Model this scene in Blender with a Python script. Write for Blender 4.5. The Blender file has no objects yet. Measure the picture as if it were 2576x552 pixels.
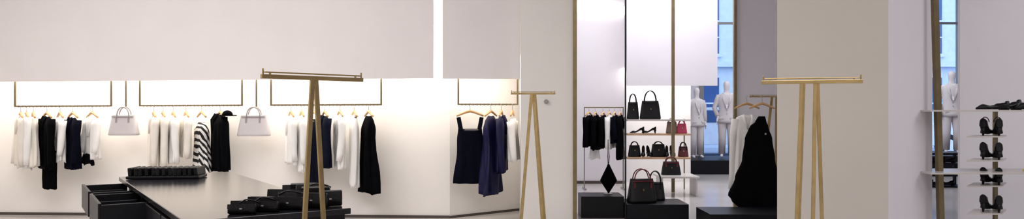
import bpy, math, random
from mathutils import Vector, Matrix
random.seed(7)
scene=bpy.context.scene
scene.view_settings.view_transform='Standard'
F=1800.0; CH=1.4
def X(px,d): return (px-1288.0)*d/F
def Z(py,d): return CH-(py-276.0)*d/F
# ---------------------------------------------------------------- materials
def lin(c):
    c=c/255.0
    return c/12.92 if c<=0.04045 else ((c+0.055)/1.055)**2.4
def L3(rgb): return tuple(lin(c) for c in rgb)
def mat(name,rgb,rough=0.6,metal=0.0,var=0.06,scale=6.0,bump=0.0,bscale=40.0,coat=0.0,spec=0.5,stretch=None):
    m=bpy.data.materials.new(name); m.use_nodes=True
    nt=m.node_tree; b=nt.nodes['Principled BSDF']
    c=L3(rgb)
    tc=nt.nodes.new('ShaderNodeTexCoord'); mp=nt.nodes.new('ShaderNodeMapping')
    nt.links.new(tc.outputs['Object'],mp.inputs['Vector'])
    if stretch: mp.inputs['Scale'].default_value=stretch
    n=nt.nodes.new('ShaderNodeTexNoise'); n.inputs['Scale'].default_value=scale; n.inputs['Detail'].default_value=4
    nt.links.new(mp.outputs['Vector'],n.inputs['Vector'])
    r=nt.nodes.new('ShaderNodeValToRGB')
    r.color_ramp.elements[0].color=tuple(x*(1-var) for x in c)+(1,)
    r.color_ramp.elements[1].color=tuple(min(1,x*(1+var)) for x in c)+(1,)
    r.color_ramp.elements[0].position=0.3; r.color_ramp.elements[1].position=0.7
    nt.links.new(n.outputs['Fac'],r.inputs['Fac']); nt.links.new(r.outputs['Color'],b.inputs['Base Color'])
    b.inputs['Roughness'].default_value=rough; b.inputs['Metallic'].default_value=metal
    b.inputs['Specular IOR Level'].default_value=spec
    if coat: b.inputs['Coat Weight'].default_value=coat; b.inputs['Coat Roughness'].default_value=0.08
    if bump:
        n2=nt.nodes.new('ShaderNodeTexNoise'); n2.inputs['Scale'].default_value=bscale
        nt.links.new(mp.outputs['Vector'],n2.inputs['Vector'])
        bp=nt.nodes.new('ShaderNodeBump'); bp.inputs['Strength'].default_value=bump; bp.inputs['Distance'].default_value=0.01
        nt.links.new(n2.outputs['Fac'],bp.inputs['Height']); nt.links.new(bp.outputs['Normal'],b.inputs['Normal'])
    return m
def emis(name,rgb,s):
    m=bpy.data.materials.new(name); m.use_nodes=True
    b=m.node_tree.nodes['Principled BSDF']
    b.inputs['Base Color'].default_value=L3(rgb)+(1,)
    b.inputs['Emission Color'].default_value=L3(rgb)+(1,); b.inputs['Emission Strength'].default_value=s
    return m
def stripes(name):
    m=bpy.data.materials.new(name); m.use_nodes=True
    nt=m.node_tree; b=nt.nodes['Principled BSDF']; b.inputs['Roughness'].default_value=.8
    tc=nt.nodes.new('ShaderNodeTexCoord'); w=nt.nodes.new('ShaderNodeTexWave')
    w.bands_direction='DIAGONAL'; w.inputs['Scale'].default_value=7; w.inputs['Distortion'].default_value=2.5
    w.inputs['Detail'].default_value=1; w.inputs['Detail Scale'].default_value=1
    r=nt.nodes.new('ShaderNodeValToRGB'); r.color_ramp.interpolation='CONSTANT'
    r.color_ramp.elements[0].color=(0.004,0.004,0.006,1); r.color_ramp.elements[1].color=(.8,.78,.75,1); r.color_ramp.elements[1].position=.5
    nt.links.new(tc.outputs['Object'],w.inputs['Vector']); nt.links.new(w.outputs['Fac'],r.inputs['Fac'])
    nt.links.new(r.outputs['Color'],b.inputs['Base Color'])
    return m
M_wall=mat('plaster_warm_white',(234,230,227),.85,var=.02,scale=2,bump=.05)
M_soff=mat('plaster_panel',(232,227,227),.8,var=.02,scale=2)
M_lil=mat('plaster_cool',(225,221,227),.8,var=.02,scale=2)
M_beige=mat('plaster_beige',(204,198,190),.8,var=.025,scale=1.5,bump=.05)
M_ceil=mat('ceiling_paint',(235,232,230),.9,var=.01)
M_floor=mat('polished_concrete',(190,185,183),.16,var=.06,scale=1.2,spec=.6)
M_trim=mat('dark_trim',(70,62,58),.6)  # dark trim colour of the baseboards
M_brass=mat('aged_brass',(172,150,106),.22,metal=1.0,var=.14,scale=14)
M_brassd=mat('bronze_frame',(132,118,90),.35,metal=.8,var=.12,scale=10)
M_blk=mat('black_lacquer',(10,11,17),.4,var=.1,spec=.22)
M_top=mat('black_table_top',(24,23,27),.2,var=.35,scale=5,stretch=(1,8,1),spec=.27)
M_leather=mat('black_leather',(7,7,11),.4,var=.2,bump=.25,bscale=60,spec=.3)
M_burg=mat('burgundy_leather',(96,22,34),.4)
M_pink=mat('pink_leather',(214,70,110),.4)
M_tan=mat('tan_leather',(150,128,108),.5)
M_white=mat('white_cotton',(240,238,236),.85,var=.03,bump=.1)
M_cream=mat('cream_silk',(230,224,215),.6,var=.05,bump=.1)
M_bag=mat('white_leather',(204,198,200),.45,var=.03,bump=.1)
M_bagl=mat('pale_grey_edge',(160,152,154),.5)
M_black=mat('black_wool',(4,4,7),.9,var=.2,spec=.06)
M_navy=mat('navy_wool',(9,10,24),.9,var=.2,spec=.06)
M_denim=mat('dark_denim',(13,17,34),.85,var=.3,scale=20,spec=.1)
M_royal=mat('midnight_blue_satin',(11,11,54),.6,var=.3,scale=12,spec=.25)
M_stripe=stripes('zebra_stripe_silk')
M_wood=mat('hanger_beech',(200,156,104),.5,var=.12,stretch=(1,1,8))
M_steel=mat('steel_hook',(170,168,165),.3,metal=.9)
M_mann=mat('mannequin_white',(226,220,222),.5)
M_suit=mat('ivory_suit',(216,208,208),.85,var=.04)
M_slot=emis('slot_glow',(255,250,240),3.2)  # glow shared by the cove lamp and the added slit strip
M_shelf=mat('satin_shelf',(206,200,196),.25,var=.02)
M_shelfw=mat('oak_shelf',(196,160,128),.5,var=.15,stretch=(1,8,1))
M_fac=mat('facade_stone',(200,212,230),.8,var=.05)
M_win=mat('facade_window',(62,90,140),.15,var=.2,scale=1)
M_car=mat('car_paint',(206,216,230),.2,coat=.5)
M_tyre=mat('tyre',(24,26,32),.8)
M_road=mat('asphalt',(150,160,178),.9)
M_yel=mat('yellow_patent',(232,196,60),.25)
M_grey=mat('grey_metal',(150,146,142),.4,metal=.5)
# ---------------------------------------------------------------- mesh builder
class MB:
    def __init__(s): s.v=[];s.f=[];s.m=[];s.sm=[];s.mats=[]
    def mi(s,m):
        if m not in s.mats: s.mats.append(m)
        return s.mats.index(m)
    def face(s,idx,m,smooth=False):
        s.f.append(tuple(idx)); s.m.append(s.mi(m)); s.sm.append(smooth)
    def hexa(s,pts,m):
        b=len(s.v); s.v+= [tuple(p) for p in pts]
        for q in ((0,3,2,1),(4,5,6,7),(0,1,5,4),(1,2,6,5),(2,3,7,6),(3,0,4,7)):
            s.face([b+i for i in q],m)
    def box(s,c,size,m,yaw=0,rot=None):
        R=rot if rot is not None else Matrix.Rotation(yaw,3,'Z')
        hx,hy,hz=[a/2 for a in size]; C=Vector(c)
        P=[(-hx,-hy,-hz),(hx,-hy,-hz),(hx,hy,-hz),(-hx,hy,-hz),(-hx,-hy,hz),(hx,-hy,hz),(hx,hy,hz),(-hx,hy,hz)]
        s.hexa([C+R@Vector(p) for p in P],m)
    def bb(s,x0,x1,y0,y1,z0,z1,m): s.box(((x0+x1)/2,(y0+y1)/2,(z0+z1)/2),(x1-x0,y1-y0,z1-z0),m)
    def bar(s,p0,p1,w,t,m,side=(1,0,0)):
        p0=Vector(p0);p1=Vector(p1);a=(p1-p0).normalized();u=Vector(side);u=(u-a*u.dot(a))
        if u.length<1e-4: u=a.orthogonal()
        u.normalize(); v=a.cross(u)
        P=[]
        for p in (p0,p1):
            for a1,b1 in ((-1,-1),(1,-1),(1,1),(-1,1)): P.append(p+u*a1*w/2+v*b1*t/2)
        s.hexa(P,m)
    def loft(s,rings,m,cap=True,smooth=True):
        n=len(rings[0]); b=len(s.v)
        for r in rings: s.v+=[tuple(p) for p in r]
        for i in range(len(rings)-1):
            for j in range(n):
                k=(j+1)%n
                s.face([b+i*n+j,b+i*n+k,b+(i+1)*n+k,b+(i+1)*n+j],m,smooth)
        if cap:
            s.face([b+j for j in range(n)][::-1],m); s.face([b+(len(rings)-1)*n+j for j in range(n)],m)
    def tube(s,pts,rad,m,n=8,sq=1.0,cap=True):
        pts=[Vector(p) for p in pts]
        if not hasattr(rad,'__len__'): rad=[rad]*len(pts)
        rings=[];u=None
        for i,p in enumerate(pts):
            a=(pts[min(i+1,len(pts)-1)]-pts[max(i-1,0)]).normalized()
            if u is None:
                u=Vector((1,0,0)); 
                if abs(a.dot(u))>.9: u=Vector((0,1,0))
            u=(u-a*u.dot(a)).normalized(); v=a.cross(u)
            rings.append([p+(u*math.cos(t)+v*math.sin(t)*sq)*rad[i] for t in [2*math.pi*j/n for j in range(n)]])
        s.loft(rings,m,cap)
    def cyl(s,p0,p1,r,m,n=16): s.tube([p0,p1],r,m,n)
    def build(s,name,parent=None,bevel=0,sub=0,origin=None):
        me=bpy.data.meshes.new(name)
        if origin is None:
            xs=[v[0] for v in s.v];ys=[v[1] for v in s.v];zs=[v[2] for v in s.v]
            origin=((min(xs)+max(xs))/2,(min(ys)+max(ys))/2,min(zs))
        o=Vector(origin)
        me.from_pydata([tuple(Vector(v)-o) for v in s.v],[],s.f)
        for m in s.mats: me.materials.append(m)
        for i,p in enumerate(me.polygons): p.material_index=s.m[i]; p.use_smooth=s.sm[i]
        me.update()
        ob=bpy.data.objects.new(name,me); ob.location=o; scene.collection.objects.link(ob)
        if parent is not None:
            ob.parent=parent; ob.location=o-parent.location
        if bevel:
            bv=ob.modifiers.new('bevel','BEVEL'); bv.width=bevel; bv.segments=2; bv.limit_method='ANGLE'
        if sub:
            sb=ob.modifiers.new('sub','SUBSURF'); sb.levels=sub; sb.render_levels=sub
        return ob
def lerp(a,b,t): return a+(b-a)*t
def interp(tab,t):
    if t<=tab[0][0]: return tab[0][1]
    for (a,b),(c,d) in zip(tab,tab[1:]):
        if t<=c:
            k=(t-a)/(c-a); k=k*k*(3-2*k); return b+(d-b)*k
    return tab[-1][1]
# ---------------------------------------------------------------- room shell
def slab(name,p0,p1,th,z0,z1,m,z0b=None):
    a=Vector((p0[0],p0[1],0));b=Vector((p1[0],p1[1],0)); d=(b-a).normalized(); n=Vector((-d.y,d.x,0))*th
    zb=z0 if z0b is None else z0b
    mb=MB(); mb.hexa([a+Vector((0,0,z0)),b+Vector((0,0,zb)),b+n+Vector((0,0,zb)),a+n+Vector((0,0,z0)),
        a+Vector((0,0,z1)),b+Vector((0,0,z1)),b+n+Vector((0,0,z1)),a+n+Vector((0,0,z1))],m)
    return mb.build(name)
H=4.3
mb=MB(); mb.bb(-7.4,12.7,-2.2,17.4,-.1,0,M_floor); mb.build('floor')
mb=MB(); mb.bb(-7.4,12.7,-2.2,17.4,H,H+.1,M_ceil); mb.build('ceiling')
slab('wall_left',(-7.2,-2),(-7.2,9.6),.15,0,H,M_wall)
slab('wall_rear',(-7.3,-2),(12.6,-2),-.15,0,H,M_wall)
slab('wall_right',(12.5,17.3),(12.5,-2),.15,0,H,M_lil)
slab('wall_back',(-7.3,9.54),(-.8,9.2),.15,0,H,M_wall)
slab('wall_back_return',(-.8,9.2),(.12,9.92),.12,0,H,M_wall)
slab('soffit_panel',(-7.2,9.0),(X(1090,8.68),8.68),.06,1.745,H,M_soff,1.781)
slab('soffit_panel_short',(X(1113,8.68),8.68),(.10,8.74),.06,1.776,H,M_soff,1.776)
mb=MB(); mb.bb(.105,X(1443,8.6),8.6,13.6,0,H,M_wall); mb.build('wall_pier')
slab('baseboard_back',(-7.2,9.515),(-.8,9.18),.015,0,.035,M_trim)
slab('baseboard_return',(-.8,9.18),(.1,9.885),.012,0,.03,M_trim)
slab('wall_far',(X(1440,13.5),13.5),(X(1573,13.5),13.5),.15,0,H,M_lil)
slab('baseboard_far',(X(1444,13.5),13.48),(X(1573,13.5)-.02,13.48),.015,0,.05,M_trim)
slab('wall_alcove',(X(1573,13.5)-.02,13.9),(3.47,13.9),.15,0,H,M_wall)
slab('soffit_panel_alcove',(2.09,13.0),(X(1805,13.0),13.0),.06,Z(216,13),H,M_lil)
slab('wall_fitting_room',(X(1852,10.2),10.2),(5.3,10.2),.1,0,H,M_lil)
slab('wall_shoe_display',(X(2415,8.0),8.0),(12.5,8.0),.04,0,H,M_lil)
mb=MB()
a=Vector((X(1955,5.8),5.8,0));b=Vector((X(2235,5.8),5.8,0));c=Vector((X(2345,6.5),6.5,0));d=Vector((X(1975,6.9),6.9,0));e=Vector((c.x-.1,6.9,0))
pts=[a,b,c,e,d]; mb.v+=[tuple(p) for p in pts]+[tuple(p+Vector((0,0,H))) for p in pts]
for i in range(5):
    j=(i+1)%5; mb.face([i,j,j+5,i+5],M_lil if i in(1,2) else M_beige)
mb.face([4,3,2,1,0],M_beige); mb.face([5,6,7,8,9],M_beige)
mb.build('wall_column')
mb=MB(); mb.cyl((X(1374,8.59),8.6,Z(256,8.6)),(X(1374,8.59),8.57,Z(256,8.6)),.026,M_grey,20); mb.cyl((X(1374,8.59),8.57,Z(256,8.6)),(X(1374,8.59),8.56,Z(256,8.6)),.016,M_bagl,16); mb.build('wall_button')
mb=MB(); mb.bb(X(1090,8.75)-.03,X(1113,8.75)+.03,8.86,8.90,1.5+.3,H-.05,M_slot); mb.build('slit_glow_strip')  # added glowing strip, stands in for the lit wall behind the slit
mb=MB(); y=13.46
mb.bar((X(1450,y)-.05,y,Z(17,y)),(X(1572,y),y,Z(27,y)),.16,.04,M_slot,side=(0,0,1)); mb.build('led_cove_light')
mb=MB(); mb.bar((X(1446,8.58),8.58,0),(X(1446,8.58)-.0,8.58,H),.046,.06,M_brassd); mb.build('brass_mirror_frame')  # frame of the mirror, which is modelled as an opening
mb=MB(); mb.bar((X(1573.5,8.58),8.58,0),(X(1573.5,8.58),8.58,H),.016,.03,M_blk); mb.build('black_frame_post')
mb=MB(); mb.bar((X(1850,10.15),10.17,0),(X(1850,10.15),10.17,H),.04,.06,M_brassd); mb.build('brass_frame_post')
mb=MB(); mb.bar((X(1693,12.1),12.1,0),(X(1693,12.1),12.1,H),.05,.05,M_brassd); mb.build('brass_frame_post')
mb=MB(); y=17.2
xs=[4.55,5.5,7.2,9.0,10.75,12.4]
for x in xs: mb.bb(x-.05,x+.05,y-.06,y+.06,0,H-.1,M_grey)
mb.bb(4.5,12.5,y-.06,y+.06,H-.2,H,M_grey); mb.bb(4.5,12.5,y-.06,y+.06,0,.15,M_grey)
mb.bb(4.5,12.5,y-.03,y+.03,3.45,3.5,M_grey)
mb.build('window_1')
slab('wall_front',(2.0,17.2),(4.5,17.2),.15,0,H,M_lil)
slab('wall_alcove_side',(2.0,17.3),(2.0,13.9),-.15,0,H,M_lil)
# exterior
mb=MB(); mb.bb(-10,40,17.45,60,-.15,-.05,M_road); mb.build('street_ground')
mb=MB(); fy=27
mb.bb(-5,32,fy,fy+1,-.1,14,M_fac)
x=-4.0
while x<31:
    for z0,z1 in ((.4,2.6),(3.5,5.8),(7,9.2),(10.2,12.4)):
        mb.bb(x,x+1.3,fy-.04,fy+.02,z0,z1,M_win)
        mb.bb(x+.62,x+.68,fy-.08,fy,z0,z1,M_fac); mb.bb(x-.1,x+1.4,fy-.15,fy,z0-.12,z0,M_fac); mb.bb(x,x+1.3,fy-.08,fy,z0+1.2,z0+1.26,M_fac)
        mb.bb(x,x+1.3,fy-.08,fy,z0+.6,z0+.64,M_fac); mb.bb(x-.12,x-.04,fy-.1,fy,z0,z1,M_grey)
    x+=2.1
for z in (3.0,6.4,9.7): mb.bb(-5,32,fy-.25,fy,z,z+.2,M_fac)
mb.build('street_building')
def car(cx,cy):
    mb=MB(); prof=[(-2.1,.3),(-2.15,.75),(-1.9,.95),(-1.2,1.0),(-.7,1.45),(.9,1.48),(1.6,1.0),(2.1,.9),(2.15,.35)]
    r=[]
    for dy in (-.85,-.8,.8,.85):
        r.append([(cx+p[0],cy+dy,p[1]) for p in prof])
    mb.loft(r,M_car,smooth=False)
    mb.hexa([(cx-1.05,cy-.87,1.0),(cx+1.3,cy-.87,1.0),(cx+1.3,cy-.84,1.0),(cx-1.05,cy-.84,1.0),(cx-.65,cy-.87,1.38),(cx+.85,cy-.87,1.38),(cx+.85,cy-.84,1.38),(cx-.65,cy-.84,1.38)],M_win)
    for wx in (-1.3,1.35):
        for sy in (-.9,.7): 
            mb.cyl((cx+wx,cy+sy,.3),(cx+wx,cy+sy+.2,.3),.35,M_tyre,24); mb.cyl((cx+wx,cy+sy-.01,.3),(cx+wx,cy+sy+.02,.3),.2,M_car,16)
    mb.build('parked_car',bevel=.03)
car(6.2,22.8); car(14.5,22.5)
# ---------------------------------------------------------------- rails
def RD(px): return lerp(9.2,8.93,px/1130.0) if px<1140 else lerp(8.97,9.05,(px-1140)/180)
def RZ(px): return lerp(1.44,1.465,min(1,px/1130.0))
def rail(pa,pb):
    mb=MB(); A=(X(pa,RD(pa)),RD(pa),RZ(pa));B=(X(pb,RD(pb)),RD(pb),RZ(pb))
    mb.bar(A,B,.014,.018,M_brassd,side=(0,1,0))
    for P in (A,B):
        mb.bar((P[0],P[1],P[2]-.008),(P[0],P[1],2.05),.02,.014,M_brassd)
        mb.bar((P[0],P[1],2.04),(P[0],P[1]+.16,2.04),.014,.014,M_brassd)
    n=int((pb-pa)/9)
    for i in range(1,n):
        t=i/n; x=lerp(A[0],B[0],t);y_=lerp(A[1],B[1],t);z=lerp(A[2],B[2],t)
        mb.cyl((x,y_-.002,z-.016),(x,y_-.002,z+.014),.005,M_steel,6)
    mb.build('brass_clothes_rail')
for r in ((38,280),(352,609),(682,959),(1153,1302)): rail(*r)
for p in (317,645):
    mb=MB(); x,y_=X(p,RD(p)),RD(p)
    mb.bar((x,y_,1.42),(x,y_,2.05),.016,.014,M_brassd); mb.bar((x,y_,2.04),(x,y_+.16,2.04),.014,.014,M_brassd)
    mb.tube([(x,y_,1.43),(x,y_-.03,1.415),(x,y_-.05,1.44)],.005,M_brassd,6)
    mb.build('brass_bag_hook')
# ---------------------------------------------------------------- garments
def hanger(mb,o,u,zr,hw=.2):
    o=Vector(o);u=Vector(u);k=Vector((0,0,1))
    hk=[o+k*(zr-.085),o+k*(zr-.03)]
    for i in range(7):
        t=math.pi*(i/6); hk.append(o+k*(zr-.008+.014*math.sin(t)+.006)+u*(.014*math.cos(math.pi-t)+.014)*1.0-u*.014)
    mb.tube(hk,.003,M_steel,6)
    P=[];R=[]
    for i in range(9):
        t=-1+2*i/8; P.append(o+u*hw*t+k*(zr-.085-.06*abs(t)**1.2)); R.append(.011+.006*(1-abs(t)))
    mb.tube(P,R,M_wood,8)
def garment(name,px0,px1,ytop,ybot,m,kind='blouse',depth=None,zr=None,hw=None,th=None,amp=.012,kf=7,hang=True,sl=None,yaw=None,dy=0):
    pc=(px0+px1)/2; d=(RD(pc) if depth is None else depth)+dy; zr=RZ(pc) if zr is None else zr
    o=Vector((X(pc,d),d,0)); s=F/d; W=(px1-px0)/s
    tab={'blouse':[(0,.35),(.08,.95),(.2,.92),(.6,.9),(1,1.0)],
         'jacket':[(0,.35),(.07,.98),(.2,1.0),(.55,.86),(1,1.0)],
         'dress':[(0,.3),(.05,.72),(.15,.8),(.35,.68),(1,1.05)],
         'skirt':[(0,.65),(.1,.72),(1,1.0)],
         'trousers':[(0,.75),(.3,.8),(1,.62)]}[kind]
    if hw is None: hw={'blouse':.19,'jacket':.2,'dress':.2,'skirt':.17,'trousers':.15}[kind]
    if th is None: th={'blouse':.045,'jacket':.055,'dress':.05,'skirt':.035,'trousers':.035}[kind]
    ext=.055 if kind in('blouse','jacket') else 0
    if yaw is None:
        t_=(pc-1288)/F; A_=math.sqrt(1+t_*t_)
        c=min(1,max(.06,(W-1.6*th)/(2*(hw+ext))/A_)); yaw=(-1 if t_<-.15 else 1)*math.acos(c)-math.atan(t_)
    u=Vector((math.cos(yaw),math.sin(yaw),0));v=Vector((-u.y,u.x,0));k=Vector((0,0,1))
    zt=Z(ytop,d)-(.018 if kind!='skirt' else 0); zb=Z(ybot,d); mb=MB()
    if hang: hanger(mb,o,u,zr,min(.2,hw*.92))
    n=44; ph=random.random()*6; ph2=random.random()*6; rings=[]
    NL=22
    for i in range(NL+1):
        t=i/NL; w=hw*interp(tab,t); g=min(1,t*1.4)
        tt=th*(.45+.55*min(1,t*6)); r=[]
        for j in range(n):
            a=2*math.pi*j/n; ca,sa=math.cos(a),math.sin(a)
            uu=w*math.copysign(abs(ca)**.85,ca); vv=tt*math.copysign(abs(sa)**.8,sa)
            f=amp*g*math.sin(kf*a+ph+1.2*t)+amp*.5*g*math.sin((kf+4)*a+ph2-2*t)
            z=lerp(zt,zb,t)+ (0.016*math.sin(3*a+ph)+.008*math.sin(kf*a+ph2))*g
            if t<.12: z-= (abs(uu)/hw)**1.3*.035*(1-t*4)
            uu*=1+f*1.2/hw; r.append(o+u*uu+v*(vv+f*math.copysign(1,sa))+k*z)
        rings.append(r)
    mb.loft(rings,m)
    if kind in('blouse','jacket'):
        L=(zt-zb)*(random.uniform(.78,.97) if sl is None else sl)
        for sgn in (-1,1):
            P=[];R=[]
            lean=random.uniform(-.03,.05)
            for q in range(7):
                t=q/6; P.append(o+u*sgn*(hw*.86+.03*math.sin(t*2.2))+v*(-.03*t+lean*t*t)+k*(zt-.035-L*t)); R.append(lerp(.050,.036,t)*(1+.08*math.sin(9*t+ph)))
            mb.tube(P,R,m,12,.8)
        for sgn in (-1,1):
            mb.tube([o+u*sgn*.055-v*(th*.5)+k*(zt+.005),o+u*sgn*.05-v*(th*.98)+k*(zt-.07),o+u*sgn*.012-v*(th+.012)+k*(zt-.24)],[.014,.02,.008],m,6,.5)
    if kind=='trousers':
        mb.bar(o+k*(zt+.005)-u*hw*.8,o+k*(zt+.005)+u*hw*.8,.05,.02,m,side=v)
    return mb.build(name)
G=garment
# group 1
G('white_sheer_top',38,66,288,420,M_cream,'blouse')
G('white_blouse',54,80,286,424,M_white,'blouse')
G('white_sheer_blouse',72,96,290,418,M_cream,'dress')
G('black_trousers',99,150,380,474,M_black,'trousers',th=.05,hang=False,dy=.03)
G('black_jacket',94,142,290,424,M_black,'jacket')
G('white_shirt',134,168,294,405,M_white,'blouse',dy=.02)
G('navy_jacket',158,208,293,424,M_navy,'jacket')
G('black_skirt',204,236,385,413,M_black,'skirt',hang=False,dy=.03)
G('white_cotton_top',206,258,292,399,M_white,'blouse')
# group 2
G('cream_sheer_dress',374,400,286,432,M_cream,'blouse')
G('cream_silk_dress',396,424,286,425,M_cream,'blouse')
G('white_silk_blouse',422,450,288,410,M_white,'blouse')
G('cream_knit_top',452,484,290,396,M_cream,'blouse')
G('zebra_stripe_dress',484,530,304,440,M_stripe,'dress',th=.07,amp=.018)
G('black_coat',526,582,284,430,M_black,'jacket',th=.09)
# group 3
G('white_tunic',716,748,290,412,M_white,'blouse')
G('white_long_shirt',744,774,290,432,M_white,'blouse')
G('dark_denim_trousers',770,810,300,468,M_denim,'trousers',th=.06)
G('dark_denim_jacket',798,836,288,420,M_denim,'jacket')
G('white_linen_shirt',838,872,288,424,M_white,'blouse')
G('white_trousers',876,906,290,470,M_white,'trousers',th=.05)
G('black_evening_dress',905,950,288,484,M_black,'dress',amp=.035,kf=5,th=.07)
# group 4
G('midnight_blue_dress',1214,1256,288,488,M_royal,'dress',amp=.03,kf=5,th=.07,yaw=1.2)
G('midnight_blue_jacket',1246,1276,288,432,M_royal,'jacket')
G('white_crepe_blouse',1276,1302,296,402,M_white,'blouse')
mb=MB(); d=RD(570)-.12; cx,cz=X(572,d),Z(290,d)
rr=[]
for i in range(7):
    t=i/6*math.pi/2; rr.append([(cx+.065*math.cos(t)*math.cos(a),d+.065*math.cos(t)*math.sin(a),cz+.06*math.sin(t)) for a in [2*math.pi*j/20 for j in range(20)]])
mb.loft(rr,M_black); mb.loft([[(cx+.02+.1*math.cos(a),d-.02+.09*math.sin(a),cz+q) for a in [2*math.pi*j/20 for j in range(20)]] for q in(-.012,0)],M_black)
mb.build('black_hat')
def tank():
    mb=MB(); pc=1182; d=RD(1182)-.05; zr=RZ(pc); o=Vector((X(pc,d),d+.05,0)); u=Vector((1,0,0)); k=Vector((0,0,1)); s=F/d
    hanger(mb,o,u,zr,.17); zt=Z(325,d); zb=Z(463,d); rings=[]
    for i in range(21):
        t=i/20; w=interp([(0,.15),(.2,.165),(.4,.165),(1,.215)],t); r=[]
        for j in range(44):
            a=2*math.pi*j/44; f=.012*t*math.sin(8*a+.5)
            x=w*math.cos(a)*(1+f); v=(.06+f)*math.copysign(abs(math.sin(a))**.8,math.sin(a))
            z=lerp(zt,zb,t)
            if t==0: z-=.03*math.sin(math.pi*(0.5+.5*math.cos(a)))if abs(math.cos(a))<.7 else 0
            r.append(o+u*x+Vector((0,v,0))+k*z)
        rings.append(r)
    mb.loft(rings,M_navy)
    for sg in (-1,1):
        for vy in (-.05,.05):
            mb.bar(o+u*sg*.115+Vector((0,vy,zt-.02)),o+u*sg*.145+Vector((0,vy*.2,Z(296,d))),.05,.012,M_navy,side=(1,0,0))
    mb.box(o+Vector((.02,-.068,zt-.01)),(.17,.006,.012),M_bagl)
    mb.build('navy_sleeveless_dress')
tank()
# ---------------------------------------------------------------- handbags
def handbag(name,x,y,z,w,h,dp,m,mh,hh=.14,yaw=0,hw_=.3,top=.78,clasp=True):
    mb=MB(); R=Matrix.Rotation(yaw,3,'Z'); O=Vector((x,y,z))
    T=lambda a,b,c:O+R@Vector((a,b,c))
    rings=[]
    for t in (0,.03,.12,.35,.6,.85,.97,1):
        ww=w/2*lerp(1,top,t**1.2)*(.93 if t==0 else 1); dd=dp/2*lerp(1,.35,t)*(.85 if t==0 else 1); r=[]
        for j in range(32):
            a=2*math.pi*j/32; ca,sa=math.cos(a),math.sin(a)
            sag=-.03*h*(1-abs(ca))*t
            r.append(T(ww*math.copysign(abs(ca)**.45,ca),dd*math.copysign(abs(sa)**.5,sa),h*t+sag))
        rings.append(r)
    mb.loft(rings,m)
    for sy in (-1,1):
        P=[]
        for i in range(13):
            a=math.pi*i/12; P.append(T(-w*hw_*math.cos(a)*(.95),sy*dp*.2,h*.8+(h*.2+hh)*math.sin(a)**.7))
        mb.tube(P,.0075 if w<.5 else .01,mh,8)
        for q in (-1,1): mb.box(T(q*w*hw_*.95,sy*dp*.27,h*.72),(.022,.012,h*.22),mh,yaw)
        mb.box(T(0,sy*dp*.30,h*.9),(w*top*.93,.008,.012),mh,yaw)
    if clasp: mb.box(T(0,-dp*.38,h*.55),(.02,.01,.024),M_brass,yaw)
    return mb.build(name)
for p0,p1,yb in ((275,349,341),(598,680,343)):
    p=(p0+p1)/2; d=RD(p)-.06; w=(p1-p0)/(F/d); zb=Z(yb,d); zt=Z(289,d)
    handbag('white_leather_handbag',X(p,d),d,zb,w,zt-zb,.14,M_bag,M_bagl,hh=1.43-zt,hw_=.22,clasp=False)
# ---------------------------------------------------------------- T stands
def tstand(name,xl,yl,xr,yr,zt,legs,cx=None,w=.034):
    mb=MB(); A=Vector((xl,yl,zt));B=Vector((xr,yr,zt)); u=(B-A).normalized(); v=Vector((-u.y,u.x,0)); L=(B-A).length
    k=Vector((0,0,1))
    mb.bar(A,B,.016,.018,M_brass,side=v)
    mb.bar(A+k*.018+u*.015,B+k*.018-u*.015,.012,.006,M_brass,side=v)
    for P in (A+u*.008,B-u*.008):
        mb.cyl(P+k*.005,P+k*.034,.004,M_brass,8)
    for P in (A+u*.04,B-u*.04): mb.box(P+k*.012,(.008,.008,.012),M_brass)
    c=(A+B)/2 if cx is None else A+u*cx
    for (ut,vt,ub,vb) in legs:
        p0=c+u*ut+v*vt-k*.006; p1=Vector((c.x,c.y,.012))+u*ub+v*vb
        mb.bar(p0,p1,w,.012,M_brass,side=u); mb.box(p1-k*.006,(w*1.3,w*1.3,.012),M_brass)
    return mb.build(name,bevel=.0015)
tstand('brass_t_stand',X(657,2.92),2.92,X(912,3.3),3.3,1.536,[(-.010,-.004,-.085,.03),(.012,.004,.085,-.03)],cx=.248,w=.021)
tstand('brass_t_stand',X(1285,7.2),7.2,X(1397,7.2),7.2,1.56,[(-.016,0,-.145,-.10),(.016,0,.14,.10),(.004,.01,.11,-.08)],w=.032)
tstand('brass_t_stand',X(1915,3.6),3.6,X(2170,3.45),3.45,1.536,[(-.042,0,-.10,-.12),(.020,.0,-.01,-.1),(.030,0,.085,.12),(-.034,0,-.075,.12)],w=.018)
ds=8.9
tstand('brass_t_stand',X(1885,ds),ds,X(1885,ds)+.62,ds,1.56,[(-.03,0,-.12,.22),(.03,0,.12,.28)])
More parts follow.
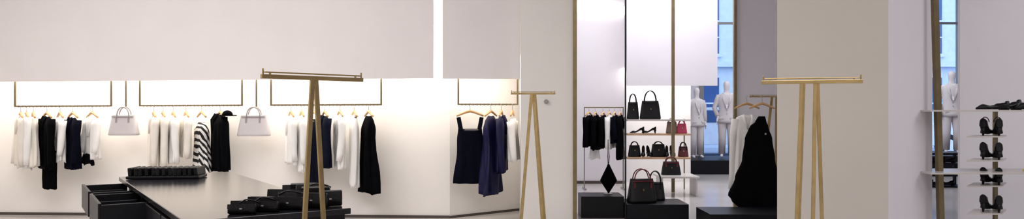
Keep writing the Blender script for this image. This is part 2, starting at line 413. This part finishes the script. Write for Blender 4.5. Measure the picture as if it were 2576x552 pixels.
# ---------------------------------------------------------------- drawer table
e=Vector((.566,-.824,0)).normalized(); n_=Vector((.824,.566,0)).normalized()
C0=Vector((-2.9,5.3,0)); WT=.76; LT=2.55; k=Vector((0,0,1))
def tp(t,s,z): return C0+e*t+n_*s+k*z
RT=Matrix((e,n_,k)).transposed()
mb=MB()
mb.box(tp(LT/2,WT/2,.885),(LT+.02,WT+.02,.03),M_top,rot=RT)
mb.box(tp(LT/2,WT/2+.02,.44),(LT-.04,WT-.06,.86),M_blk,rot=RT)
for i in range(4):
    for z in (.74,.50,.25):
        if z==.74 and i in (0,1): continue
        mb.box(tp(.02+i*.63+.31,.005,z),(.60,.03,.22),M_blk,rot=RT)
def drawer(t0,t1,pull,z0,z1):
    th=.018
    mb.box(tp((t0+t1)/2,-pull,(z0+z1)/2),(t1-t0,th,z1-z0),M_blk,rot=RT)
    for t in (t0+th/2,t1-th/2): mb.box(tp(t,-pull/2+.02,(z0+z1)/2),(th,pull+.04,z1-z0-.02),M_blk,rot=RT)
    mb.box(tp((t0+t1)/2,-pull/2+.02,z0+.02),(t1-t0-.02,pull+.04,.012),M_blk,rot=RT)
    for q in (.33,.66): mb.box(tp(lerp(t0,t1,q),-pull/2,(z0+z1)/2-.01),(.008,pull,z1-z0-.05),M_blk,rot=RT)
drawer(.04,.62,.24,.70,.865)
drawer(.74,1.34,.24,.66,.865)
mb.build('black_drawer_table',bevel=.003)
mb=MB(); cxy=Vector((X(421,5.2),5.2,0)); zt=.901
ex=Vector((1,.12,0)).normalized(); ey=Vector((-ex.y,ex.x,0)); RR=Matrix((ex,ey,k)).transposed()
mb.box(cxy+k*(zt+.012),(.50,.2,.022),M_blk,rot=RR)
for i in range(13):
    rx=RR@Matrix.Rotation(random.uniform(-.15,.15),3,'Y')@Matrix.Rotation(random.uniform(-.1,.1),3,'Z')
    mb.box(cxy+ex*(-.225+i*.0375)+k*(zt+.052),(.026,.17,.06),M_leather,rot=rx)
mb.build('black_wallet_tray',bevel=.007)
mb=MB()
def clutch(P0,w,h,d,lean,yaw,m=M_leather):
    R=Matrix.Rotation(yaw,3,'Z')@Matrix.Rotation(lean,3,'X')
    P=lambda a,b,c: P0+R@Vector((a,b,c))
    r=[]
    for t,sx,sd in ((0,.94,.6),(.08,1,.95),(.5,1,1),(.9,.99,.85),(1,.93,.4)):
        r.append([P(w/2*sx*math.copysign(abs(math.cos(a))**.25,math.cos(a)),d/2*sd*math.copysign(abs(math.sin(a))**.5,math.sin(a)),h*t) for a in [2*math.pi*j/20+.01 for j in range(20)]])
    mb.loft(r,m)
    mb.box(P(0,-d*.5,h*.72),(w*.96,.006,h*.5),m,rot=R)
    mb.box(P(0,-d*.5-.003,h*.48),(.012,.005,.006),M_steel,rot=R)
def ru(a,b): return random.uniform(a,b)
for t,s,w,h,d in ((2.47,.26,.13,.045,.05),(2.45,.37,.14,.05,.05),(2.45,.49,.14,.062,.05),(2.45,.61,.15,.075,.05),(2.43,.71,.12,.08,.05),
                (2.38,.30,.14,.05,.05),(2.36,.42,.14,.058,.05),(2.36,.54,.15,.08,.05),(2.35,.66,.15,.095,.05),
                (2.29,.40,.13,.055,.05),(2.28,.52,.14,.082,.05),(2.27,.66,.15,.10,.055),
                (2.20,.52,.13,.075,.05),(2.19,.65,.14,.10,.05),(2.11,.62,.12,.085,.05)):
    clutch(tp(t,s,.902),w,h,d,ru(-.25,.05),ru(-.1,.5))
for px0,px1,zz,dd in ((600,650,.955,3.45),(640,690,.96,3.5),(700,760,.98,3.6),(770,830,1.0,3.75)):
    x0,x1=X(px0,dd),X(px1,dd)
    P=[(lerp(x0,x1,i/8),dd+.02*math.sin(i),zz-.01+.022*math.sin(math.pi*i/8)) for i in range(9)]; mb.tube(P,.004,M_leather,6)
mb.build('black_clutch_bags')
# ---------------------------------------------------------------- rooms beyond an opening, standing in for the mirror's reflection
mb=MB(); d=12.6; xa,xb=X(1470,d),X(1572,d)-.03; zr=Z(271,d)
mb.bar((xa,d,zr),(xb,d,zr),.014,.02,M_brassd,side=(0,1,0))
for x in (xa,xb): mb.bar((x,d,0),(x,d,zr+.008),.018,.014,M_grey); mb.bb(x-.02,x+.02,d-.2,d+.2,0,.02,M_grey)
mb.build('clothes_rack')
for a,b_,yb,m,kd,nm in ((1463,1500,368,M_black,'jacket','black_cropped_jacket'),(1484,1512,376,M_black,'jacket','black_cropped_jacket'),(1504,1530,372,M_black,'blouse','black_top'),(1520,1546,374,M_white,'blouse','white_top'),(1534,1558,360,M_navy,'jacket','navy_cropped_jacket'),(1548,1572,400,M_black,'jacket','black_long_jacket')):
    G(nm,a,b_,288,yb,m,kd,depth=d,zr=zr)
G('white_skirt',1480,1512,360,400,M_white,'skirt',depth=12.7,zr=zr,hang=False)
mb=MB(); mb.bb(X(1462,9.2),X(1570,9.2),9.2,9.65,0,.28,M_blk); mb.build('black_display_plinth',bevel=.004)
mb=MB(); mb.bb(X(1577,9.03),X(1733,9.03),9.03,9.62,0,.2,M_blk); mb.build('black_display_plinth',bevel=.004)
mb=MB(); mb.bb(X(1787,8.0),3.3,8.0,8.62,0,.225,M_blk); mb.build('black_display_plinth',bevel=.004)
mb=MB(); d=9.4; cx=X(1531,d)
zb=Z(487,d);zm=Z(455,d);zt=Z(414,d)
def ring4(z,w,t): return [(cx+w*math.cos(a)*.5,d+t*math.sin(a)*.5,z) for a in [2*math.pi*j/12 for j in range(12)]]
mb.loft([ring4(zb,.01,.01),ring4(zm,.225,.09),ring4(zm+.03,.2,.09),ring4(zt-.03,.05,.04),ring4(zt,.025,.025)],M_black,smooth=False)
mb.tube([(cx,d,zt-.01),(cx-.012,d,zt+.1),(cx-.004,d,Z(355,d)),(cx+.012,d,zt+.1),(cx,d,zt)],.004,M_black,6)
mb.bar((cx+.0,d+.06,.285),(cx+.0,d+.06,Z(352,d)),.01,.01,M_grey); mb.bar((cx,d+.065,Z(353,d)),(cx,d-.01,Z(353,d)),.01,.01,M_grey); mb.cyl((cx,d+.06,.28),(cx,d+.06,.292),.06,M_grey,20)
mb.build('kite_shaped_pouch')
handbag('black_leather_handbag',X(1613,9.25),9.22,.2,.38,.31,.2,M_leather,M_burg,hh=.12,yaw=.15)
handbag('black_patent_handbag',X(1650,9.45),9.5,.2,.26,.24,.16,M_leather,M_leather,hh=.14,yaw=-.3)
mb=MB(); d0,d1=12.2,12.6; xa=X(1579,d0); xb=X(1738,d0)
for py,m in ((301,M_shelf),(337,M_shelfw),(397,M_shelfw)):
    z=Z(py,d0); mb.bb(xa,xb,d0,d1,z-.03,z,m)
for x in (xa+.01,xb-.03): mb.bb(x,x+.02,d1-.02,d1,0,Z(300,d0),M_brassd)
mb.build('display_shelving')
Zs=[Z(py,d0)+.001 for py in (301,337,397)]
handbag('black_leather_satchel',X(1593,12.4),12.44,Zs[0],.21,.30,.16,M_leather,M_leather,hh=.14)
handbag('black_leather_satchel',X(1634,12.4),12.34,Zs[0],.36,.32,.16,M_leather,M_leather,hh=.17)
handbag('tan_leather_handbag',X(1690,12.4),12.4,Zs[1],.2,.2,.12,M_tan,M_tan,hh=.06)
handbag('pink_leather_handbag',X(1717,12.3),12.36,Zs[1],.18,.17,.1,M_pink,M_pink,hh=.05)
handbag('burgundy_leather_purse',X(1722,12.3),12.4,Zs[2],.18,.18,.1,M_burg,M_leather,hh=.07)
handbag('black_leather_purse',X(1596,12.4),12.4,Zs[2],.22,.2,.14,M_leather,M_leather,hh=.06)
handbag('black_leather_purse',X(1656,12.4),12.4,Zs[2],.26,.22,.14,M_leather,M_leather,hh=.04)
mb=MB(); mb.bb(X(1655,11.6),X(1752,11.6),11.4,12.0,.30,.33,M_shelf)
for x in (X(1660,11.6),X(1746,11.6)): mb.bb(x,x+.03,11.5,11.9,0,.30,M_shelf)
mb.build('white_display_bench',bevel=.004)
handbag('burgundy_leather_handbag',X(1688,11.7),11.7,.331,.32,.22,.16,M_leather,M_burg,hh=.07)
# ---------------------------------------------------------------- shoes
def shoe(mb,o,yaw,L,m,heel=0.0,W=.085,H_=.06):
    R=Matrix.Rotation(yaw,3,'Z'); o=Vector(o)
    rings=[]; N=14
    for i in range(N+1):
        t=i/N; x=L*(t-.5)
        w=W/2*interp([(0,.45),(.12,.72),(.35,.68),(.7,1.0),(.9,.6),(1,.08)],t)
        bz=heel*interp([(0,1),(.2,.95),(.65,.06),(1,.0)],t)+.006
        h=H_*interp([(0,1.0),(.15,.95),(.4,.62),(.62,.5),(.8,.62),(1,.22)],t)
        r=[]
        for j in range(14):
            a=2*math.pi*j/14; ca,sa=math.cos(a),math.sin(a)
            yy=w*ca*(1.0 if sa<0 else .88); zz=bz+h*.5+h*.5*math.copysign(abs(sa)**.6,sa)
            if .1<t<.62 and sa>.5: zz-=h*.45
            r.append(o+R@Vector((x,yy,zz)))
        rings.append(r)
    mb.loft(rings,m)
    if heel>.02:
        mb.tube([o+R@Vector((-L*.44,0,heel+.01)),o+R@Vector((-L*.43,0,heel*.5)),o+R@Vector((-L*.45,0,0))],[.024,.013,.007],m,8)
    else: mb.box(o+R@Vector((-L*.36,0,.006)),(L*.22,W*.6,.012),m,rot=R)
for px,m_ in ((1600,M_leather),(1630,M_leather)):
    mb=MB(); shoe(mb,(X(px,12.4),12.32,Zs[1]),math.pi*.95,.24,m_,.05); shoe(mb,(X(px,12.4)+.03,12.45,Zs[1]),math.pi*.9,.24,m_,.05); mb.build('pair_of_heels')
for px in (1624,1683):
    mb=MB(); shoe(mb,(X(px,12.4)-.05,12.35,Zs[2]),-math.pi/2-.2,.22,M_leather,.07,H_=.12); shoe(mb,(X(px,12.4)+.05,12.35,Zs[2]),-math.pi/2+.1,.22,M_leather,.07,H_=.12); mb.build('pair_of_ankle_boots')
# ---------------------------------------------------------------- right shoe display
mb=MB(); mb.bar((3.815,6.35,0),(3.70,6.35,H),.044,.05,M_brassd); mb.build('brass_display_post')
mb=MB(); z1=1.395
mb.bb(X(2341,6.15),5.4,6.15,6.6,z1-.014,z1,M_shelf)
z4=.855; mb.bb(X(2341,6.15),5.4,6.15,6.6,z4-.014,z4,M_shelf)
px_=4.43
mb.bar((px_,6.56,0),(px_,6.56,z1-.014),.03,.03,M_brassd); mb.bar((5.36,6.56,0),(5.36,6.56,z1-.014),.03,.03,M_brassd)
sm=[]
for py in (343,404,468,538):
    z=Z(py,6.25); sm.append(z)
    mb.hexa([(X(2432,6.25),6.25,z-.012),(X(2522,6.25),6.25,z-.012),(X(2532,6.54),6.54,z-.012),(X(2450,6.54),6.54,z-.012),(X(2432,6.25),6.25,z),(X(2522,6.25),6.25,z),(X(2532,6.54),6.54,z),(X(2450,6.54),6.54,z)],M_shelf)
mb.build('shoe_display_shelf')
for i,z in enumerate(sm):
    mb=MB(); cx=X(2494,6.4)
    ya=math.pi/2-.62; sx,sy=math.cos(ya-math.pi/2),math.sin(ya-math.pi/2)
    for q in (-1,1): shoe(mb,(cx+q*.046*sx,6.40+q*.046*sy,z+.001),ya+q*.12,.23,M_leather,.065,W=.10,H_=.085)
    if i==0:
        for q in (-1,1):
            mb.tube([(cx+q*.046*sx+.035*math.cos(a)-.06,6.31+q*.046*sy,z+.12+.045*math.sin(a)) for a in [math.pi*j/8 for j in range(9)]],.004,M_leather,6)
    mb.build('pair_of_high_heels')
mb=MB(); shoe(mb,(X(2488,6.3),6.26,z1),math.pi*.97,.27,M_leather,0,W=.09,H_=.075); shoe(mb,(X(2545,6.3)+.02,6.4,z1),math.pi*1.03,.27,M_leather,0,W=.09,H_=.09)
shoe(mb,(X(2590,6.3)+.02,6.3,z1),math.pi*.96,.27,M_leather,0,W=.09,H_=.1); mb.build('pair_of_flat_shoes')
mb=MB(); shoe(mb,(X(2600,6.3),6.25,z4),math.pi,.26,M_yel,.0,H_=.07); mb.build('yellow_flat_shoe')
mb=MB(); d=12.8
for py in (386,412,440,470,505): 
    z=Z(py,d); mb.bb(X(2320,d),X(2440,d),d,d+.5,z-.035,z,M_blk)
for x in (X(2322,d),X(2438,d)): mb.bb(x-.02,x+.02,d+.4,d+.45,0,Z(386,d),M_blk)
mb.build('black_display_shelves')
mb=MB()
for py in (412,440,470,505):
    z=Z(py,d)
    for px in (2350,2375,2400): shoe(mb,(X(px,d),d+.2,z+.001),math.pi*random.uniform(.85,1.15),.25,M_leather,.0,H_=.10)
mb.build('row_of_black_shoes')
# ---------------------------------------------------------------- mannequins
def mannequin(x,y,z0,h,yaw,arm=0.0):
    s=h/1.8
    E=[];V=[];Rr=[]
    def add(p,r,par=None):
        V.append((p[0]*s,p[1]*s,p[2]*s)); Rr.append(r*s)
        if par is not None: E.append((par,len(V)-1))
        return len(V)-1
    pel=add((0,0,.95),.12); wa=add((0,0,1.1),.10,pel); ch=add((0,0,1.3),.125,wa); uc=add((0,.005,1.42),.09,ch); nk=add((0,0,1.52),.05,uc)
    h1=add((0,-.012,1.60),.066,nk);h2=add((0,-.01,1.69),.088,h1);h3=add((0,0,1.77),.055,h2)
    for q in (-1,1):
        sh=add((q*.17,0,1.43),.055,uc);
        el=add((q*(.235+arm*.05),.03,1.15),.042,sh); wr=add((q*(.22-arm*.05),-.05-arm*.06,.91+arm*.05),.027,el); hd=add((q*.22,-.065-arm*.06,.85+arm*.03),.03,wr)
        for i,(dx,l) in enumerate(((-.022,.07),(-.008,.08),(.007,.076),(.021,.06))):
            f1=add((q*(.22),-.065-arm*.06+dx,.81+arm*.03),.010,hd); add((q*.215,-.07-arm*.06+dx,.81-l+arm*.03),.008,f1)
        add((q*.205,-.105-arm*.06,.82+arm*.03),.010,hd)
        hp=add((q*.09,0,.88),.09,pel); kn=add((q*.10,-.02,.5),.055,hp); an=add((q*.105,.02,.09),.035,kn); add((q*.12,-.13,.035),.032,an)
    me=bpy.data.meshes.new('mannequin_body'); me.from_pydata(V,E,[]); me.materials.append(M_mann)
    ob=bpy.data.objects.new('mannequin',me); scene.collection.objects.link(ob)
    ob.location=(x,y,z0); ob.rotation_euler=(0,0,yaw)
    sk=ob.modifiers.new('skin','SKIN'); sk.use_smooth_shade=True
    for i,sv in enumerate(me.skin_vertices[0].data): sv.radius=(Rr[i],Rr[i]); sv.use_root=(i==0)
    sb=ob.modifiers.new('sub','SUBSURF'); sb.levels=2; sb.render_levels=2
    mb=MB(); rings=[]
    for z,w,t in ((.80,.215,.145),(.86,.212,.145),(.95,.20,.135),(1.1,.165,.115),(1.3,.195,.135),(1.40,.20,.12),(1.455,.16,.09),(1.50,.075,.065)):
        rings.append([(w*s*math.cos(a)*(1+.01*math.sin(6*a)),t*s*math.sin(a),z*s) for a in [2*math.pi*j/32 for j in range(32)]])
    mb.loft(rings,M_suit)
    for q in (-1,1):
        mb.tube([(q*.165*s,0,1.44*s),(q*.205*s,.01*s,1.32*s),(q*(.238+arm*.05)*s,.03*s,1.15*s),(q*(.22-arm*.03)*s,(-.045-arm*.06)*s,(.93+arm*.05)*s)],[.06*s,.066*s,.056*s,.046*s],M_suit,14)
        mb.tube([(q*.09*s,0,.93*s),(q*.095*s,-.005*s,.75*s),(q*.10*s,-.02*s,.5*s),(q*.105*s,.015*s,.1*s)],[.11*s,.10*s,.08*s,.075*s],M_suit,14)
        mb.tube([(q*.06*s,-.05*s,1.5*s),(q*.075*s,-.125*s,1.36*s),(q*.02*s,-.138*s,1.14*s)],[.012*s,.03*s,.01*s],M_suit,8,.4)
        mb.box((q*.12*s,-.14*s,.92*s),(.1*s,.012*s,.03*s),M_suit)
    mb.hexa([(-.012*s,-.14*s,1.14*s),(.012*s,-.14*s,1.14*s),(.012*s,-.1*s,1.14*s),(-.012*s,-.1*s,1.14*s),(-.05*s,-.085*s,1.48*s),(.05*s,-.085*s,1.48*s),(.05*s,-.05*s,1.48*s),(-.05*s,-.05*s,1.48*s)],M_white)
    for z in (1.1,1.02): mb.cyl((0,-.118*s,z*s),(0,-.145*s,z*s),.009*s,M_bagl,8)
    me_o=mb.build('linen_suit',origin=(0,0,0)); me_o.parent=ob; me_o.location=(0,0,0)
    return ob
mb=MB(); mb.bb(3.5,5.4,15.4,16.9,0,.3,M_blk); mb.build('black_window_platform',bevel=.005)
mannequin(X(1752,16),16,.3,1.62,.25)
mannequin(X(1828,16.2),16.2,.3,1.78,-.25,.6)
mb=MB(); mb.bb(7.6,12.2,15.0,16.9,0,.42,M_blk); mb.build('black_window_platform',bevel=.005)
mannequin(X(2394,15.6),15.6,.42,1.86,-.35,.4)
# ---------------------------------------------------------------- dress stand garments
def place_dress(pc,levels,m,dy=0,amp=.02,kf=6,hx=.18,zr=1.56,ph=0):
    d=ds+dy; mb=MB(); k=Vector((0,0,1)); u=Vector((.95,.3,0)).normalized()
    o=Vector((X(pc,d),d,0)); hanger(mb,o,u,zr-.0,hx)
    rings=[]; NL=30; y0,y1=levels[0][0],levels[-1][0]
    lt=[(a,b) for a,b,c in levels]; rt=[(a,c) for a,b,c in levels]
    for i in range(NL+1):
        py=lerp(y0,y1,i/NL); l=interp(lt,py);r_=interp(rt,py); cx=X((l+r_)/2,d); w=(r_-l)/2*d/F; g=i/NL; th=.035+.085*g
        rings.append([Vector((cx+w*math.cos(a)*(1+amp*2*g*math.sin(kf*a+ph)),d+th*math.sin(a)+amp*g*math.sin(kf*1.0*a+ph+1),Z(py,d)+.012*g*math.sin(3*a))) for a in [2*math.pi*j/48 for j in range(48)]])
    mb.loft(rings,m)
    return mb,o,d
mb,o,d=place_dress(1879,[(290,1866,1890),(298,1850,1900),(340,1850,1900),(420,1846,1895),(470,1842,1890)],M_white,dy=.14)
for q,xx in ((-1,1850),(1,1899)):
    P=[(X(xx+q*v_,d),d-.0,Z(py,d)) for py,v_ in ((300,0),(340,5),(390,7),(440,8),(476,9))]; mb.tube(P,[.05,.045,.042,.04,.045],M_white,12,.8)
for q in (-1,1): mb.tube([(o.x+q*.05,d-.03,Z(289,d)),(o.x+q*.05,d-.06,Z(302,d)),(o.x+q*.01,d-.065,Z(325,d))],[.014,.022,.008],M_white,8,.5)
mb.build('white_long_blouse')
mb,o,d=place_dress(1917,[(293,1908,1924),(306,1900,1928),(322,1884,1934),(350,1874,1943),(400,1868,1950),(450,1850,1960),(492,1834,1970),(503,1842,1975),(533,1868,1985)],M_black,dy=-.10,ph=1)
mb.cyl((X(1920,d),d-.07,Z(337,d)),(X(1920,d),d-.085,Z(337,d)),.012,M_steel,12)
mb.build('black_long_dress')
# ---------------------------------------------------------------- lights
def area(name,loc,sx,sy,p,col=(1,1,1),rot=(0,0,0)):
    l=bpy.data.lights.new(name,'AREA'); l.shape='RECTANGLE'; l.size=sx;l.size_y=sy;l.energy=p;l.color=col
    o=bpy.data.objects.new(name,l); o.location=loc;o.rotation_euler=rot; scene.collection.objects.link(o)
area('ceiling_fill_1',(-3.8,4.6,4.25),5,4,245,(1,.975,.96))  # this and the next four ceiling panels are added fill, without fixtures
area('ceiling_fill_2',(1.5,.8,4.25),4,3,145,(1,.975,.98))
area('ceiling_fill_3',(8,4.5,4.25),4,4,135,(.96,.97,1))
area('ceiling_fill_4',(2.6,11.6,4.25),3,2.2,108,(.97,.97,1))
area('ceiling_fill_5',(6.5,14,4.25),6,3,150,(.9,.94,1))
area('recess_light_1',(-4.0,9.13,2.1),6.2,.18,78,(1,.92,.80),(0,0,-.05))
area('recess_light_2',(-.36,9.05,2.1),.8,.18,12,(1,.92,.80),(0,0,.08))
area('recess_light_3',(2.85,13.5,2.2),1.4,.3,28,(1,.95,.9))
w=bpy.data.worlds.new('world'); scene.world=w; w.use_nodes=True
bg=w.node_tree.nodes['Background']; bg.inputs['Color'].default_value=(.56,.73,1.0,1); bg.inputs['Strength'].default_value=2.5
# ---------------------------------------------------------------- camera
cam=bpy.data.cameras.new('camera'); cam.sensor_width=36; cam.sensor_fit='HORIZONTAL'; cam.lens=36*F/2576
co=bpy.data.objects.new('camera',cam); co.location=(0,0,CH); co.rotation_euler=(math.pi/2,0,0); scene.collection.objects.link(co)
scene.camera=co
